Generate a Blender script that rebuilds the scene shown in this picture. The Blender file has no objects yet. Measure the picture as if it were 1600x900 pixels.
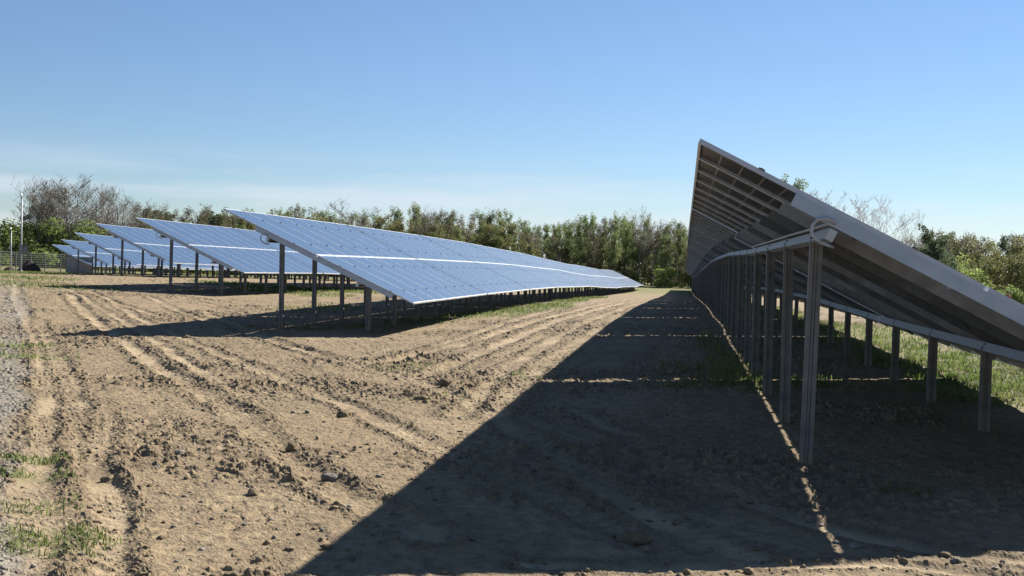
import bpy, bmesh, math, random
import numpy as np
from mathutils import Vector, Matrix, Euler

random.seed(7)
RNG = np.random.default_rng(11)
R = math.radians
scene = bpy.context.scene
col = scene.collection

# ------------------------------------------------------------------ camera
EYE = 1.59
YAW, PITCH, ROLL = R(8.945), R(1.481), R(1.291)
f0 = Vector((-math.sin(YAW), math.cos(YAW), 0)); r0 = Vector((math.cos(YAW), math.sin(YAW), 0)); z0 = Vector((0, 0, 1))
fwd = f0 * math.cos(PITCH) - z0 * math.sin(PITCH); up0 = z0 * math.cos(PITCH) + f0 * math.sin(PITCH)
rgt = r0 * math.cos(ROLL) + up0 * math.sin(ROLL); upv = up0 * math.cos(ROLL) - r0 * math.sin(ROLL)
cd = bpy.data.cameras.new("camera"); cam = bpy.data.objects.new("camera", cd); col.objects.link(cam)
cam.matrix_world = Matrix(((rgt.x, upv.x, -fwd.x, 0), (rgt.y, upv.y, -fwd.y, 0), (rgt.z, upv.z, -fwd.z, EYE), (0, 0, 0, 1)))
cd.sensor_width = 36; cd.lens = 1709.2 / 1600 * 36; cd.clip_start = 0.05; cd.clip_end = 6000
scene.camera = cam

# ------------------------------------------------------------------ sky, sun, exposure
SUN_AZ, SUN_EL = 32.5, 34.2
SKY_STRENGTH = 0.0435
SUN_STRENGTH = 5.0
scene.view_settings.view_transform = 'Standard'; scene.view_settings.look = 'None'
scene.view_settings.exposure = 1.2; scene.view_settings.gamma = 1.0
scene.view_settings.use_curve_mapping = False
world = bpy.data.worlds.new("World"); scene.world = world; world.use_nodes = True
nt = world.node_tree; N = nt.nodes; L = nt.links
bg = N["Background"]; bg.inputs[1].default_value = SKY_STRENGTH
sky = N.new("ShaderNodeTexSky"); sky.sky_type = 'NISHITA'; sky.sun_disc = False
sky.sun_elevation = R(SUN_EL); sky.sun_rotation = R(SUN_AZ)
sky.altitude = 300; sky.air_density = 1.0; sky.dust_density = 0.0; sky.ozone_density = 1.6
# thin band of pale cloud just above the wood
tc = N.new("ShaderNodeTexCoord"); mp = N.new("ShaderNodeMapping"); mp.inputs['Scale'].default_value = (2.2, 2.2, 26)
nz = N.new("ShaderNodeTexNoise"); nz.inputs['Scale'].default_value = 1.6; nz.inputs['Detail'].default_value = 6; nz.inputs['Roughness'].default_value = .55
L.new(tc.outputs['Generated'], mp.inputs[0]); L.new(mp.outputs[0], nz.inputs['Vector'])
sx = N.new("ShaderNodeSeparateXYZ"); L.new(tc.outputs['Generated'], sx.inputs[0])
band = N.new("ShaderNodeMapRange"); band.interpolation_type = 'SMOOTHSTEP'
L.new(sx.outputs['Z'], band.inputs[0]); band.inputs[1].default_value = .105; band.inputs[2].default_value = .045; band.inputs[3].default_value = 0; band.inputs[4].default_value = 1
nr = N.new("ShaderNodeMapRange"); nr.interpolation_type = 'SMOOTHSTEP'; L.new(nz.outputs[0], nr.inputs[0]); nr.inputs[1].default_value = .36; nr.inputs[2].default_value = .70; nr.inputs[4].default_value = .55
mu = N.new("ShaderNodeMath"); mu.operation = 'MULTIPLY'; L.new(band.outputs[0], mu.inputs[0]); L.new(nr.outputs[0], mu.inputs[1])
mixs = N.new("ShaderNodeMix"); mixs.data_type = 'RGBA'; L.new(mu.outputs[0], mixs.inputs[0])
tint = N.new("ShaderNodeMix"); tint.data_type = 'RGBA'; tint.blend_type = 'MULTIPLY'; tint.inputs[0].default_value = 1
L.new(sky.outputs[0], tint.inputs[6]); tint.inputs[7].default_value = (.80, .955, 1.12, 1)
elev = N.new("ShaderNodeMapRange"); elev.interpolation_type = 'SMOOTHSTEP'; elev.inputs[1].default_value = -.02; elev.inputs[2].default_value = .30
low = N.new("ShaderNodeMix"); low.data_type = 'RGBA'; low.inputs[6].default_value = (.90, .875, .93, 1); low.inputs[7].default_value = (1.05, 1.0, 1.0, 1)
tint2 = N.new("ShaderNodeMix"); tint2.data_type = 'RGBA'; tint2.blend_type = 'MULTIPLY'; tint2.inputs[0].default_value = 1
L.new(elev.outputs[0], low.inputs[0]); L.new(tint.outputs[2], tint2.inputs[6]); L.new(low.outputs[2], tint2.inputs[7])
L.new(tint2.outputs[2], mixs.inputs[6]); mixs.inputs[7].default_value = (8.2, 8.7, 9.8, 1)
L.new(mixs.outputs[2], bg.inputs[0])

L.new(sx.outputs['Z'], elev.inputs[0])

sd = bpy.data.lights.new("sun", 'SUN'); sd.energy = SUN_STRENGTH; sd.angle = R(0.5); sd.color = (1.0, .945, .86)
sun = bpy.data.objects.new("sun", sd); col.objects.link(sun)
sdir = Vector((math.sin(R(SUN_AZ)) * math.cos(R(SUN_EL)), math.cos(R(SUN_AZ)) * math.cos(R(SUN_EL)), math.sin(R(SUN_EL))))
sun.rotation_euler = sdir.to_track_quat('Z', 'Y').to_euler(); sun.location = sdir * 200
scene.cycles.max_bounces = 6; scene.cycles.transparent_max_bounces = 4

# ------------------------------------------------------------------ helpers
def link(name, me, parent=None, loc=None, rot=None):
    o = bpy.data.objects.new(name, me); col.objects.link(o)
    if parent is not None: o.parent = parent
    if loc is not None: o.location = loc
    if rot is not None: o.rotation_euler = rot
    return o
def tag(o, label=None, cat=None, group=None, kind=None):
    if label: o['label'] = label
    if cat: o['category'] = cat
    if group: o['group'] = group
    if kind: o['kind'] = kind
    return o
class MB:
    """collects simple shapes into one mesh"""
    def __init__(s): s.v = []; s.f = []; s.m = []; s.smooth = []
    def add(s, vs, fs, mi=0, sm=False):
        b = len(s.v); s.v.extend(tuple(v) for v in vs)
        for f in fs: s.f.append(tuple(b + i for i in f)); s.m.append(mi); s.smooth.append(sm)
    def box(s, x0, x1, y0, y1, z0_, z1, mi=0):
        v = [(x0,y0,z0_),(x1,y0,z0_),(x1,y1,z0_),(x0,y1,z0_),(x0,y0,z1),(x1,y0,z1),(x1,y1,z1),(x0,y1,z1)]
        s.add(v, [(0,3,2,1),(4,5,6,7),(0,1,5,4),(1,2,6,5),(2,3,7,6),(3,0,4,7)], mi)
    def prism(s, poly, axis, a0, a1, mi=0):
        """poly: list of 2D points, extruded along axis ('x','y','z')"""
        def P(p, a):
            return (a, p[0], p[1]) if axis == 'x' else ((p[0], a, p[1]) if axis == 'y' else (p[0], p[1], a))
        n = len(poly)
        v = [P(p, a0) for p in poly] + [P(p, a1) for p in poly]
        fs = [(i, (i+1) % n, n + (i+1) % n, n + i) for i in range(n)]
        s.add(v, fs, mi)
    def strip_prism(s, line, th, axis, a0, a1, mi=0):
        """open 2D polyline thickened to a sheet profile and extruded, with end caps"""
        n = len(line); off = []
        for i in range(n):
            p = Vector(line[i]).to_2d()
            d = Vector((0, 0))
            if i > 0: d += (Vector(line[i]) - Vector(line[i-1])).normalized()
            if i < n-1: d += (Vector(line[i+1]) - Vector(line[i])).normalized()
            d.normalize(); nn = Vector((-d.y, d.x))
            k = 1.0
            if 0 < i < n-1:
                d1 = (Vector(line[i]) - Vector(line[i-1])).normalized(); k = 1 / max(.4, abs(Vector((-d1.y, d1.x)).dot(nn)))
            off.append((p + nn * th/2 * k, p - nn * th/2 * k))
        A = [o[0] for o in off]; B = [o[1] for o in off]
        def P(p, a): return (a, p[0], p[1]) if axis == 'x' else ((p[0], a, p[1]) if axis == 'y' else (p[0], p[1], a))
        v = [P(p, a0) for p in A] + [P(p, a0) for p in B] + [P(p, a1) for p in A] + [P(p, a1) for p in B]
        fs = []
        for i in range(n-1):
            fs += [(i, i+1, 2*n+i+1, 2*n+i), (n+i+1, n+i, 3*n+i, 3*n+i+1), (i+1, i, n+i, n+i+1), (2*n+i, 2*n+i+1, 3*n+i+1, 3*n+i)]
        fs += [(0, 2*n, 3*n, n), (n-1, 2*n-1, 4*n-1, 3*n-1)]
        s.add(v, fs, mi)
    def tube(s, pts, rads, sides=6, mi=0, sm=True, cap=False):
        rings = []; pts = [Vector(p) for p in pts]; n = len(pts)
        prev = None
        vs = []
        for i, p in enumerate(pts):
            d = (pts[min(i+1, n-1)] - pts[max(i-1, 0)])
            if d.length < 1e-9: d = Vector((0, 0, 1))
            d.normalize()
            a = d.orthogonal().normalized() if prev is None else (prev - d * prev.dot(d)).normalized()
            prev = a; b = d.cross(a); r = rads[i] if hasattr(rads, '__len__') else rads
            for k in range(sides):
                t = 2*math.pi*k/sides
                vs.append(p + (a*math.cos(t) + b*math.sin(t))*r)
        fs = []
        for i in range(n-1):
            for k in range(sides):
                fs.append((i*sides+k, i*sides+(k+1) % sides, (i+1)*sides+(k+1) % sides, (i+1)*sides+k))
        if cap:
            fs.append(tuple(reversed(range(sides)))); fs.append(tuple((n-1)*sides+k for k in range(sides)))
        s.add(vs, fs, mi, sm)
    def mesh(s, name, mats):
        me = bpy.data.meshes.new(name); me.from_pydata(s.v, [], s.f)
        for m in (mats if isinstance(mats, (list, tuple)) else [mats]): me.materials.append(m)
        me.polygons.foreach_set('material_index', s.m); me.polygons.foreach_set('use_smooth', s.smooth)
        me.update(); return me

# value noise -------------------------------------------------------
def _h(ix, iy, seed):
    n = (ix.astype(np.int64) * 374761393 + iy.astype(np.int64) * 668265263 + seed * 1442695041) & 0xFFFFFFFF
    n = ((n ^ (n >> 13)) * 1274126177) & 0xFFFFFFFF
    n = n ^ (n >> 16)
    return (n & 0xFFFFFF) / float(0xFFFFFF)
def vnoise(x, y, seed=0):
    x0 = np.floor(x); y0 = np.floor(y); fx = x - x0; fy = y - y0
    fx = fx*fx*fx*(fx*(fx*6-15)+10); fy = fy*fy*fy*(fy*(fy*6-15)+10)
    a = _h(x0, y0, seed); b = _h(x0+1, y0, seed); c = _h(x0, y0+1, seed); d = _h(x0+1, y0+1, seed)
    return (a*(1-fx)+b*fx)*(1-fy) + (c*(1-fx)+d*fx)*fy
def fbm(x, y, octs=4, seed=0, gain=.5):
    s = 0; a = 1; t = 0
    for i in range(octs):
        s = s + a*vnoise(x, y, seed+i*17); t += a; a *= gain
        x, y = x*1.9 + y*.5 + 3.1, y*1.9 - x*.37 + 7.7
    return s/t
def sstep(a, b, x):
    t = np.clip((x-a)/(b-a), 0, 1); return t*t*(3-2*t)

# terrain -----------------------------------------------------------
DY = [-200, 25, 33, 40, 50, 60, 70, 80, 100, 130, 160, 200, 260, 600]
DZ = [0, 0, .03, .10, .22, .42, .70, .92, 1.34, 1.86, 2.25, 2.5, 2.65, 2.65]
def ground(x, y):
    x = np.asarray(x, float); y = np.asarray(y, float)
    d = np.interp(y, DY, DZ)
    # soften the kinks of the profile
    d = (d + np.interp(y-6, DY, DZ) + np.interp(y+6, DY, DZ) + np.interp(y-11, DY, DZ) + np.interp(y+11, DY, DZ)) / 5
    z = -d + .62*sstep(-10, -28, x) * sstep(10, 36, y) + .75*sstep(-55, -80, x)*sstep(20, 60, y)
    z = z - .05*sstep(9.5, 7.5, y)*sstep(-1.5, 0, x)
    z = z - 1.3*sstep(9, 30, x) * sstep(5, 25, y)
    z = z + (fbm(x/13, y/13, 2, 5)-.5)*.13*sstep(14, 30, np.hypot(x, y))
    return z
def gz(x, y): return float(ground(x, y))

TRACKS = [ # (world polyline, rut half width, depth, ridge height)
 ([(-25,38),(-20.07,30.5),(-12.6,19.8),(-9.15,14.66),(-6.72,10.85),(-5.34,8.6),(-4.24,6.72),(-3.59,5.64),(-2.9,4.4)], .16, .035, .06),
 ([(-14.26,22.56),(-8.97,14.74),(-6.45,10.94),(-4.89,8.39),(-3.84,6.82),(-3.2,5.73),(-2.4,4.4)], .13, .04, .05),
 ([(-5.71,10.13),(-4.54,8.17),(-3.63,6.47),(-2.87,5.27),(-2.4,4.5)], .10, .03, .035),
 ([(-18.88,31.5),(-13.25,23.17),(-7.86,15.2),(-5.71,12.14),(-4.23,10.15),(-3.36,8.68),(-2.72,7.72),(-2.16,6.96),(-1.4,6.1)], .17, .045, .075),
 ([(-16.85,30.37),(-9.93,20.22),(-5.4,13.77),(-3.3,10.93),(-2.34,9.51),(-1.94,8.78),(-1.0,7.5),(-.2,6.5)], .14, .035, .05),
 ([(-17.02,33.07),(-9.1,21.73),(-6.39,17.73),(-4.63,15.28),(-3.44,13.94),(-2.03,11.35),(-1.06,8.9),(-.24,7.2),(.4,6.2)], .15, .045, .05),
 ([(-13.06,28.5),(-6.82,18.26),(-4.74,15.64),(-4.24,16.74),(-4.46,28.5),(-4.25,53),(-4,80)], .16, .04, .045),
 ([(-4.63,15.28),(-4.07,18.78),(-3.83,28.87),(-3.03,59),(-2.6,90)], .18, .05, .04),
 ([(-3.4,14.12),(-3.38,21.6),(-3.22,33),(-2.42,61),(-2.2,90)], .18, .04, .045),
 ([(-2.2,10.81),(-2.54,16.33),(-2.58,26.56),(-2.0,50)], .16, .035, .04),
 ([(-1.9,10.9),(-2.1,16),(-1.9,26)], .16, .03, .035),
 ([(.2,8.0),(.84,7.87),(1.44,7.61),(2.4,7.07),(5,6)], .10, .03, .03),
 ([(-.8,5.7),(.32,6.04),(1.04,6.28),(1.83,6.15),(4,5.8)], .09, .028, .02),
 ([(-.6,5.2),(.4,5.62),(1.2,5.8),(2.2,5.6),(4,5.2)], .09, .028, .02),
 ([(-1.11,11.66),(-.06,8.87),(.78,7.25),(1.43,6.59),(3,6.4)], .12, .03, .03),
 ([(-22,36),(-14,25.5),(-8.6,17.2),(-6.2,13.6),(-4.8,11.6)], .12, .03, .04),
 ([(-25,44),(-18,36),(-11,27.5),(-8,23.2)], .14, .035, .045),
 ([(-27,44),(-20,34),(-12.3,25)], .14, .03, .04),
]
GRASS = [ # centre x, y, radius x, radius y, density
 (-4.87,7.6,.34,.16,1.0),(-4.45,7.0,.28,.13,.9),(-3.5,5.55,.42,.2,1.0),(-3.3,5.3,.3,.12,.8),(-3.95,6.2,.3,.2,.35),(-9.6,14.8,.8,.4,.5),(-10.9,16.4,.7,.5,.6),(-22,34.5,2.5,2,.45),(-33,50,4,3.5,.6),(-40,58,4,4,.6),(-26,39.5,2.2,2.2,.4),
 (-7.4,24.2,1.3,.5,.55),(-6.6,27,.8,1.7,.7),(-6.1,31,.7,2.3,.8),(-5.5,36.5,.75,3.2,.9),(-5.1,42.5,.7,3.5,.6),(-8.6,23.0,1.2,.35,.5),(-5.0,32,.4,2,.3),(-5.3,52,.6,5,.5),(-5.4,65,.6,8,.4),
 (-17.2,45,1.6,2.6,.85),(-14.8,43,1.2,2,.6),(-20,48.5,2.2,3,.6),(-16,50,2,4,.6),(-11,33,1.2,3,.4),
 (-.15,14.2,.5,.16,.75),(.35,14.6,.45,.35,.8),(.8,15.3,.38,.9,1.0),(.95,14.3,.3,.5,.9),(.7,18,.3,2.3,.7),(.55,22.5,.3,2.5,.5),(.3,16.5,.7,1,.35),(1.6,15.5,.6,.8,.4),(2.4,15.5,.8,1.0,.35),
 (3.9,16.4,.6,1.4,.95),(4.6,14.9,.9,1.0,.95),(3.6,19.5,.5,2.2,.9),(3.5,24.5,.55,3,.8),(5.3,13.4,1.2,.9,.8),(3.6,31,.6,4,.7),(5.4,17,1.2,2,.5),(5.3,15.6,2.0,2.2,.95),(4.3,20.5,1.0,3,.95),(6.3,20,1.8,4,.8),(4.4,28,1.1,5,.85),(4.0,14.0,.9,.7,.8),(3.7,42,.7,8,.6),(4.4,22,.5,4,.35),
 (-4.4,40,.35,3,.4),(1.55,8.3,.25,.15,.35),(-2.62,11.9,.5,.5,.1),(-3.9,15.4,.6,.6,.16),(-2.2,14.6,.5,.5,.12),
]
def seg_dist(px, py, poly):
    """distance to a polyline and the length along it at the nearest point"""
    best = np.full(px.shape, 1e9); along = np.zeros(px.shape); run = 0.0
    for (ax, ay), (bx, by) in zip(poly[:-1], poly[1:]):
        dx, dy = bx-ax, by-ay; l2 = dx*dx+dy*dy; ln = math.sqrt(l2)
        t = np.clip(((px-ax)*dx + (py-ay)*dy)/l2, 0, 1)
        d = np.hypot(px-ax-t*dx, py-ay-t*dy); m = d < best
        best[m] = d[m]; along[m] = run + t[m]*ln; run += ln
    return best, along
def smooth_poly(poly, it=2):
    for _ in range(it):
        q = [poly[0]]
        for a, b in zip(poly[:-1], poly[1:]):
            q.append((a[0]*.75+b[0]*.25, a[1]*.75+b[1]*.25)); q.append((a[0]*.25+b[0]*.75, a[1]*.25+b[1]*.75))
        q.append(poly[-1]); poly = q
    return poly
def micro(x, y):
    """small relief of the soil and masks: gravel, grass tint, dark crumbly soil"""
    r = np.hypot(x, y); fade = 1 - sstep(50, 110, r)
    wx = x + (fbm(x/.7, y/.7, 3, 91)-.5)*.35; wy = y + (fbm(x/.7, y/.7, 3, 92)-.5)*.35
    # gravel road along the left
    bd = (x*.84 + y*.54)          # signed distance across the road edge direction
    edge = -.06 + (fbm(x/1.3, y/1.3, 3, 41)-.5)*.35
    gravel = sstep(.10, -.14, bd - edge) * sstep(55, 22, r) * (.35+.65*sstep(.35, .6, fbm(x/1.9, y/2.6, 3, 43)))
    patch = fbm(wx/2.1, wy/2.1, 4, 3)
    crumble = sstep(.47, .62, patch)
    h = (fbm(x/1.4, y/1.4, 3, 1)-.5)*.022
    h = h + (fbm(x/.33, y/.33, 4, 2, .6)-.5)*(.009+.013*crumble)*(1-.6*gravel)
    h = h + (fbm(x/.085, y/.10, 3, 4, .65)-.5)*(.008+.013*crumble+.006*gravel)
    def streaks(ux, uy, wl, ll, sd_):
        p = wx*uy - wy*ux; q = wx*ux + wy*uy
        n = fbm(p/wl, q/ll, 3, sd_, .55); return 1-np.abs(2*n-1)
    lane = sstep(-5.5, -3.5, x + .10*(y-16))*sstep(11, 17, y)
    st = streaks(-.56, .83, .30, 4.5, 131)*(1-lane) + streaks(.03, 1, .28, 6, 137)*lane
    st = np.clip((st-.72)/.28, 0, 1)*fbm(x/2.7, y/2.7, 2, 139)
    h = h - .017*st*(1-.7*gravel)
    # clods
    c1 = np.clip(vnoise(wx/.11+.3*vnoise(y/.05, x/.05, 8), wy/.10, 21)-.76, 0, .12)*(.15*crumble+.03)
    c2 = np.clip(vnoise(wx/.05, wy/.05, 22)-.74, 0, .12)*(.17*crumble+.05)
    h = h + (c1 + c2)*(1-gravel)
    lite = np.zeros_like(x)
    dark = np.clip(crumble*.30 + st*.75, 0, 1)
    for poly, w, dp, rg in TRACKS:
        w = w*.78
        P = smooth_poly(poly)
        xs = [p[0] for p in P]; ys = [p[1] for p in P]
        m = (x > min(xs)-1) & (x < max(xs)+1) & (y > min(ys)-1) & (y < max(ys)+1)
        if not m.any(): continue
        d, sl = seg_dist(x[m] + (wx[m]-x[m])*.45, y[m] + (wy[m]-y[m])*.45, P)
        strength = .40 + .9*vnoise(x[m]/.9, y[m]/.9, 61)
        prof = -.55*dp*np.exp(-(d/w)**4)*strength
        ridge = np.exp(-((d-w*1.7)/(w*.6))**2)*strength
        lump = .18 + 1.9*np.clip(fbm(x[m]/.075, y[m]/.075, 3, 71, .65)-.42, 0, .4)
        prof = prof + .58*rg*ridge*lump
        inside = np.exp(-(d/(w*.9))**4)*np.clip(strength, 0, 1)
        rm = r[m]; lug = sstep(-.25, .35, np.sin((sl + d*.9)*2*math.pi/.19))-.5
        worn = sstep(.38, .62, fbm(x[m]/.9, y[m]/.9, 3, 83))*sstep(34, 16, rm)
        prof = prof + (.011)*lug*np.exp(-(d/(w*1.05))**6)*worn
        lite[m] = np.maximum(lite[m], inside*sstep(.3, .7, fbm(x[m]/.8, y[m]/1.1, 3, 77)))
        hm = h[m]; hm = hm*(1-.55*inside) + prof; h[m] = hm
        dk = dark[m]; dark[m] = np.maximum(dk*(1-.5*inside), ridge*1.05)
    gm = np.zeros_like(x); nearg = .45 + .55*sstep(9, 14, r)
    for gx, gy, rx, ry, de in GRASS:
        q = ((x-gx)/rx)**2 + ((y-gy)/ry)**2
        m = q < 6
        n = fbm(x[m]/.22, y[m]/.22, 3, 33)
        gm[m] = np.maximum(gm[m], nearg[m]*.85*de*sstep(1.5, .35, q[m] + (n-.5)*1.6))
    gm = np.maximum(gm, .95*sstep(95, 130, r + (fbm(x/9, y/9, 3, 58)-.5)*30))
    gm = np.maximum(gm, .55*sstep(.48, .62, fbm(x/3.1, y/3.1, 3, 55))*sstep(6, 11, x)*sstep(8, 16, y))
    far = sstep(75, 40, r)
    return h*fade, gravel, gm, np.clip(dark, 0, 1)*far, lite*far

# ------------------------------------------------------------------ materials
def new_mat(name):
    m = bpy.data.materials.new(name); m.use_nodes = True
    return m, m.node_tree.nodes, m.node_tree.links, m.node_tree.nodes["Principled BSDF"]
def noise_mat(name, c1, c2, scale=8, rough=.6, metal=0, bump=0, detail=4, spec=.5, rnd=0, bscale=None):
    m, n, l, b = new_mat(name)
    t = n.new("ShaderNodeTexCoord"); z = n.new("ShaderNodeTexNoise"); z.inputs['Scale'].default_value = scale; z.inputs['Detail'].default_value = detail
    l.new(t.outputs['Object'], z.inputs['Vector'])
    mr = n.new("ShaderNodeMapRange"); mr.inputs[1].default_value = .32; mr.inputs[2].default_value = .68; l.new(z.outputs[0], mr.inputs[0])
    mx = n.new("ShaderNodeMix"); mx.data_type = 'RGBA'; mx.inputs[6].default_value = (*c1, 1); mx.inputs[7].default_value = (*c2, 1)
    l.new(mr.outputs[0], mx.inputs[0]); out = mx.outputs[2]
    if rnd:
        oi = n.new("ShaderNodeObjectInfo"); hs = n.new("ShaderNodeHueSaturation")
        m1 = n.new("ShaderNodeMapRange"); l.new(oi.outputs['Random'], m1.inputs[0]); m1.inputs[3].default_value = 1-rnd; m1.inputs[4].default_value = 1+rnd
        l.new(m1.outputs[0], hs.inputs['Value'])
        m2 = n.new("ShaderNodeMath"); m2.operation = 'MULTIPLY'; m2.inputs[1].default_value = 7.31; l.new(oi.outputs['Random'], m2.inputs[0])
        m3 = n.new("ShaderNodeMath"); m3.operation = 'FRACT'; l.new(m2.outputs[0], m3.inputs[0])
        m4 = n.new("ShaderNodeMapRange"); l.new(m3.outputs[0], m4.inputs[0]); m4.inputs[3].default_value = .5-.06*rnd; m4.inputs[4].default_value = .5+.09*rnd
        l.new(m4.outputs[0], hs.inputs['Hue']); l.new(out, hs.inputs['Color']); out = hs.outputs[0]
    l.new(out, b.inputs['Base Color']); b.inputs['Roughness'].default_value = rough; b.inputs['Metallic'].default_value = metal
    b.inputs['Specular IOR Level'].default_value = spec
    if bump:
        z2 = n.new("ShaderNodeTexNoise"); z2.inputs['Scale'].default_value = bscale or scale*3; z2.inputs['Detail'].default_value = 5
        l.new(t.outputs['Object'], z2.inputs['Vector'])
        bp = n.new("ShaderNodeBump"); bp.inputs['Strength'].default_value = bump; bp.inputs['Distance'].default_value = .02
        l.new(z2.outputs[0], bp.inputs['Height']); l.new(bp.outputs[0], b.inputs['Normal'])
    return m
def leaf_mat(name, c1, c2, rnd=.25, trans=.25):
    m = noise_mat(name, c1, c2, scale=.9, rough=.65, rnd=rnd, spec=.25)
    n, l = m.node_tree.nodes, m.node_tree.links
    b = n["Principled BSDF"]; o = n["Material Output"]
    tr = n.new("ShaderNodeBsdfTranslucent"); ms = n.new("ShaderNodeMixShader"); ms.inputs[0].default_value = trans
    src = b.inputs['Base Color'].links[0].from_socket
    l.new(src, tr.inputs[0]); l.new(b.outputs[0], ms.inputs[1]); l.new(tr.outputs[0], ms.inputs[2]); l.new(ms.outputs[0], o.inputs[0])
    return m

def soil_mat():
    m, n, l, b = new_mat("soil")
    t = n.new("ShaderNodeTexCoord")
    at = n.new("ShaderNodeAttribute"); at.attribute_name = "masks"
    sp = n.new("ShaderNodeSeparateColor"); l.new(at.outputs['Color'], sp.inputs[0])
    def noise(sc, det=5, rg=.6):
        z = n.new("ShaderNodeTexNoise"); z.inputs['Scale'].default_value = sc; z.inputs['Detail'].default_value = det; z.inputs['Roughness'].default_value = rg
        l.new(t.outputs['Object'], z.inputs['Vector']); return z.outputs[0]
    def ramp(v, a, b_, lo=0., hi=1.):
        r = n.new("ShaderNodeMapRange"); r.inputs[1].default_value = a; r.inputs[2].default_value = b_; r.inputs[3].default_value = lo; r.inputs[4].default_value = hi
        l.new(v, r.inputs[0]); return r.outputs[0]
    def mix(f, a, b_):
        x = n.new("ShaderNodeMix"); x.data_type = 'RGBA'
        l.new(f, x.inputs[0])
        for s, v in ((6, a), (7, b_)):
            if isinstance(v, tuple): x.inputs[s].default_value = (*v, 1)
            else: l.new(v, x.inputs[s])
        return x.outputs[2]
    def mul(a, b_):
        x = n.new("ShaderNodeMath"); x.operation = 'MULTIPLY'
        l.new(a, x.inputs[0])
        if isinstance(b_, (int, float)): x.inputs[1].default_value = b_
        else: l.new(b_, x.inputs[1])
        return x.outputs[0]
    sand = mix(ramp(noise(.55, 6), .35, .65), (.268, .198, .113), (.365, .279, .168))
    sand = mix(ramp(noise(9, 6, .7), .42, .66), sand, (.165, .123, .076))
    sand = mix(mul(ramp(noise(55, 3, .6), .58, .70), .55), sand, (.40, .35, .28))
    dark = mix(ramp(noise(14, 5), .35, .65), (.115, .086, .053), (.205, .156, .097))
    streak = n.new("ShaderNodeMapping"); streak.inputs['Scale'].default_value = (1.6, .45, 1); l.new(t.outputs['Object'], streak.inputs[0])
    zs = n.new("ShaderNodeTexNoise"); zs.inputs['Scale'].default_value = 1.3; zs.inputs['Detail'].default_value = 8; zs.inputs['Roughness'].default_value = .72; l.new(streak.outputs[0], zs.inputs['Vector'])
    sand = mix(ramp(zs.outputs[0], .50, .66, 0, .6), sand, (.155, .116, .072))
    sand = mix(ramp(noise(95, 4, .75), .45, .62, 0, .32), sand, (.11, .083, .055))
    sand = mix(ramp(noise(2.6, 7, .8), .52, .62, 0, .35), sand, (.16, .125, .085))
    sand = mix(mul(at.outputs['Alpha'], .8), sand, (.43, .335, .215))
    c = mix(mul(sp.outputs[2], ramp(noise(5, 6, .75), .3, .6, .35, 1)), sand, dark)
    grav = mix(ramp(noise(38, 4, .8), .40, .62), (.31, .275, .225), (.135, .12, .097))
    grav = mix(ramp(noise(1.1, 4), .45, .65), grav, (.26, .215, .155))
    c = mix(sp.outputs[0], c, grav)
    gr = mix(ramp(noise(3, 5), .35, .65), (.075, .115, .022), (.16, .18, .055))
    c = mix(mul(sp.outputs[1], ramp(noise(6, 5, .7), .35, .62, .25, .95)), c, gr)
    l.new(c, b.inputs['Base Color']); b.inputs['Roughness'].default_value = .95; b.inputs['Specular IOR Level'].default_value = .15
    bp = n.new("ShaderNodeBump"); bp.inputs['Strength'].default_value = .9; bp.inputs['Distance'].default_value = .012
    l.new(noise(26, 8, .72), bp.inputs['Height'])
    bp2 = n.new("ShaderNodeBump"); bp2.inputs['Strength'].default_value = .6; bp2.inputs['Distance'].default_value = .05
    l.new(noise(6, 6, .7), bp2.inputs['Height']); l.new(bp.outputs[0], bp2.inputs['Normal'])
    l.new(bp2.outputs[0], b.inputs['Normal'])
    return m
M_SOIL = soil_mat()
M_GALV = noise_mat("galvanised_steel", (.36, .38, .39), (.48, .50, .51), 18, .50, .45, detail=6)
M_RAIL = noise_mat("shaded_rail_steel", (.155, .178, .20), (.235, .262, .29), 7, .5, .3, detail=6, rnd=.55)  # darker copy of the rail steel, shade under the panels put into the colour
M_POST = noise_mat("weathered_post_steel", (.12, .122, .124), (.20, .20, .19), 5, .55, .5, bump=.1, detail=6)
def muddy(m):
    # dried splashes of soil round the foot of each post
    n, l = m.node_tree.nodes, m.node_tree.links; b = n["Principled BSDF"]
    t = n.new("ShaderNodeTexCoord"); sp = n.new("ShaderNodeSeparateXYZ"); l.new(t.outputs['Object'], sp.inputs[0])
    z = n.new("ShaderNodeTexNoise"); z.inputs['Scale'].default_value = 22; z.inputs['Detail'].default_value = 6; l.new(t.outputs['Object'], z.inputs[0])
    ad = n.new("ShaderNodeMath"); ad.operation = 'MULTIPLY_ADD'; ad.inputs[1].default_value = -.55; l.new(z.outputs[0], ad.inputs[0]); l.new(sp.outputs['Z'], ad.inputs[2])
    mr = n.new("ShaderNodeMapRange"); mr.inputs[1].default_value = -.12; mr.inputs[2].default_value = -.24; mr.inputs[3].default_value = 0; mr.inputs[4].default_value = .8; l.new(ad.outputs[0], mr.inputs[0])
    mx = n.new("ShaderNodeMix"); mx.data_type = 'RGBA'; l.new(mr.outputs[0], mx.inputs[0])
    l.new(b.inputs['Base Color'].links[0].from_socket, mx.inputs[6]); mx.inputs[7].default_value = (.24, .185, .115, 1); l.new(mx.outputs[2], b.inputs['Base Color'])
muddy(M_POST)
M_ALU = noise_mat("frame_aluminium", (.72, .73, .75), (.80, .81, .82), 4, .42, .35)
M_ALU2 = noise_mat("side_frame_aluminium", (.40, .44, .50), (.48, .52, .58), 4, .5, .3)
M_CLAMP = noise_mat("dark_clamp", (.07, .075, .09), (.10, .105, .12), 30, .5)
M_CABLE = noise_mat("black_cable", (.012, .012, .013), (.02, .02, .02), 30, .5)
M_CONDUIT = noise_mat("grey_conduit", (.33, .34, .36), (.42, .43, .45), 30, .5)

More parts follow.
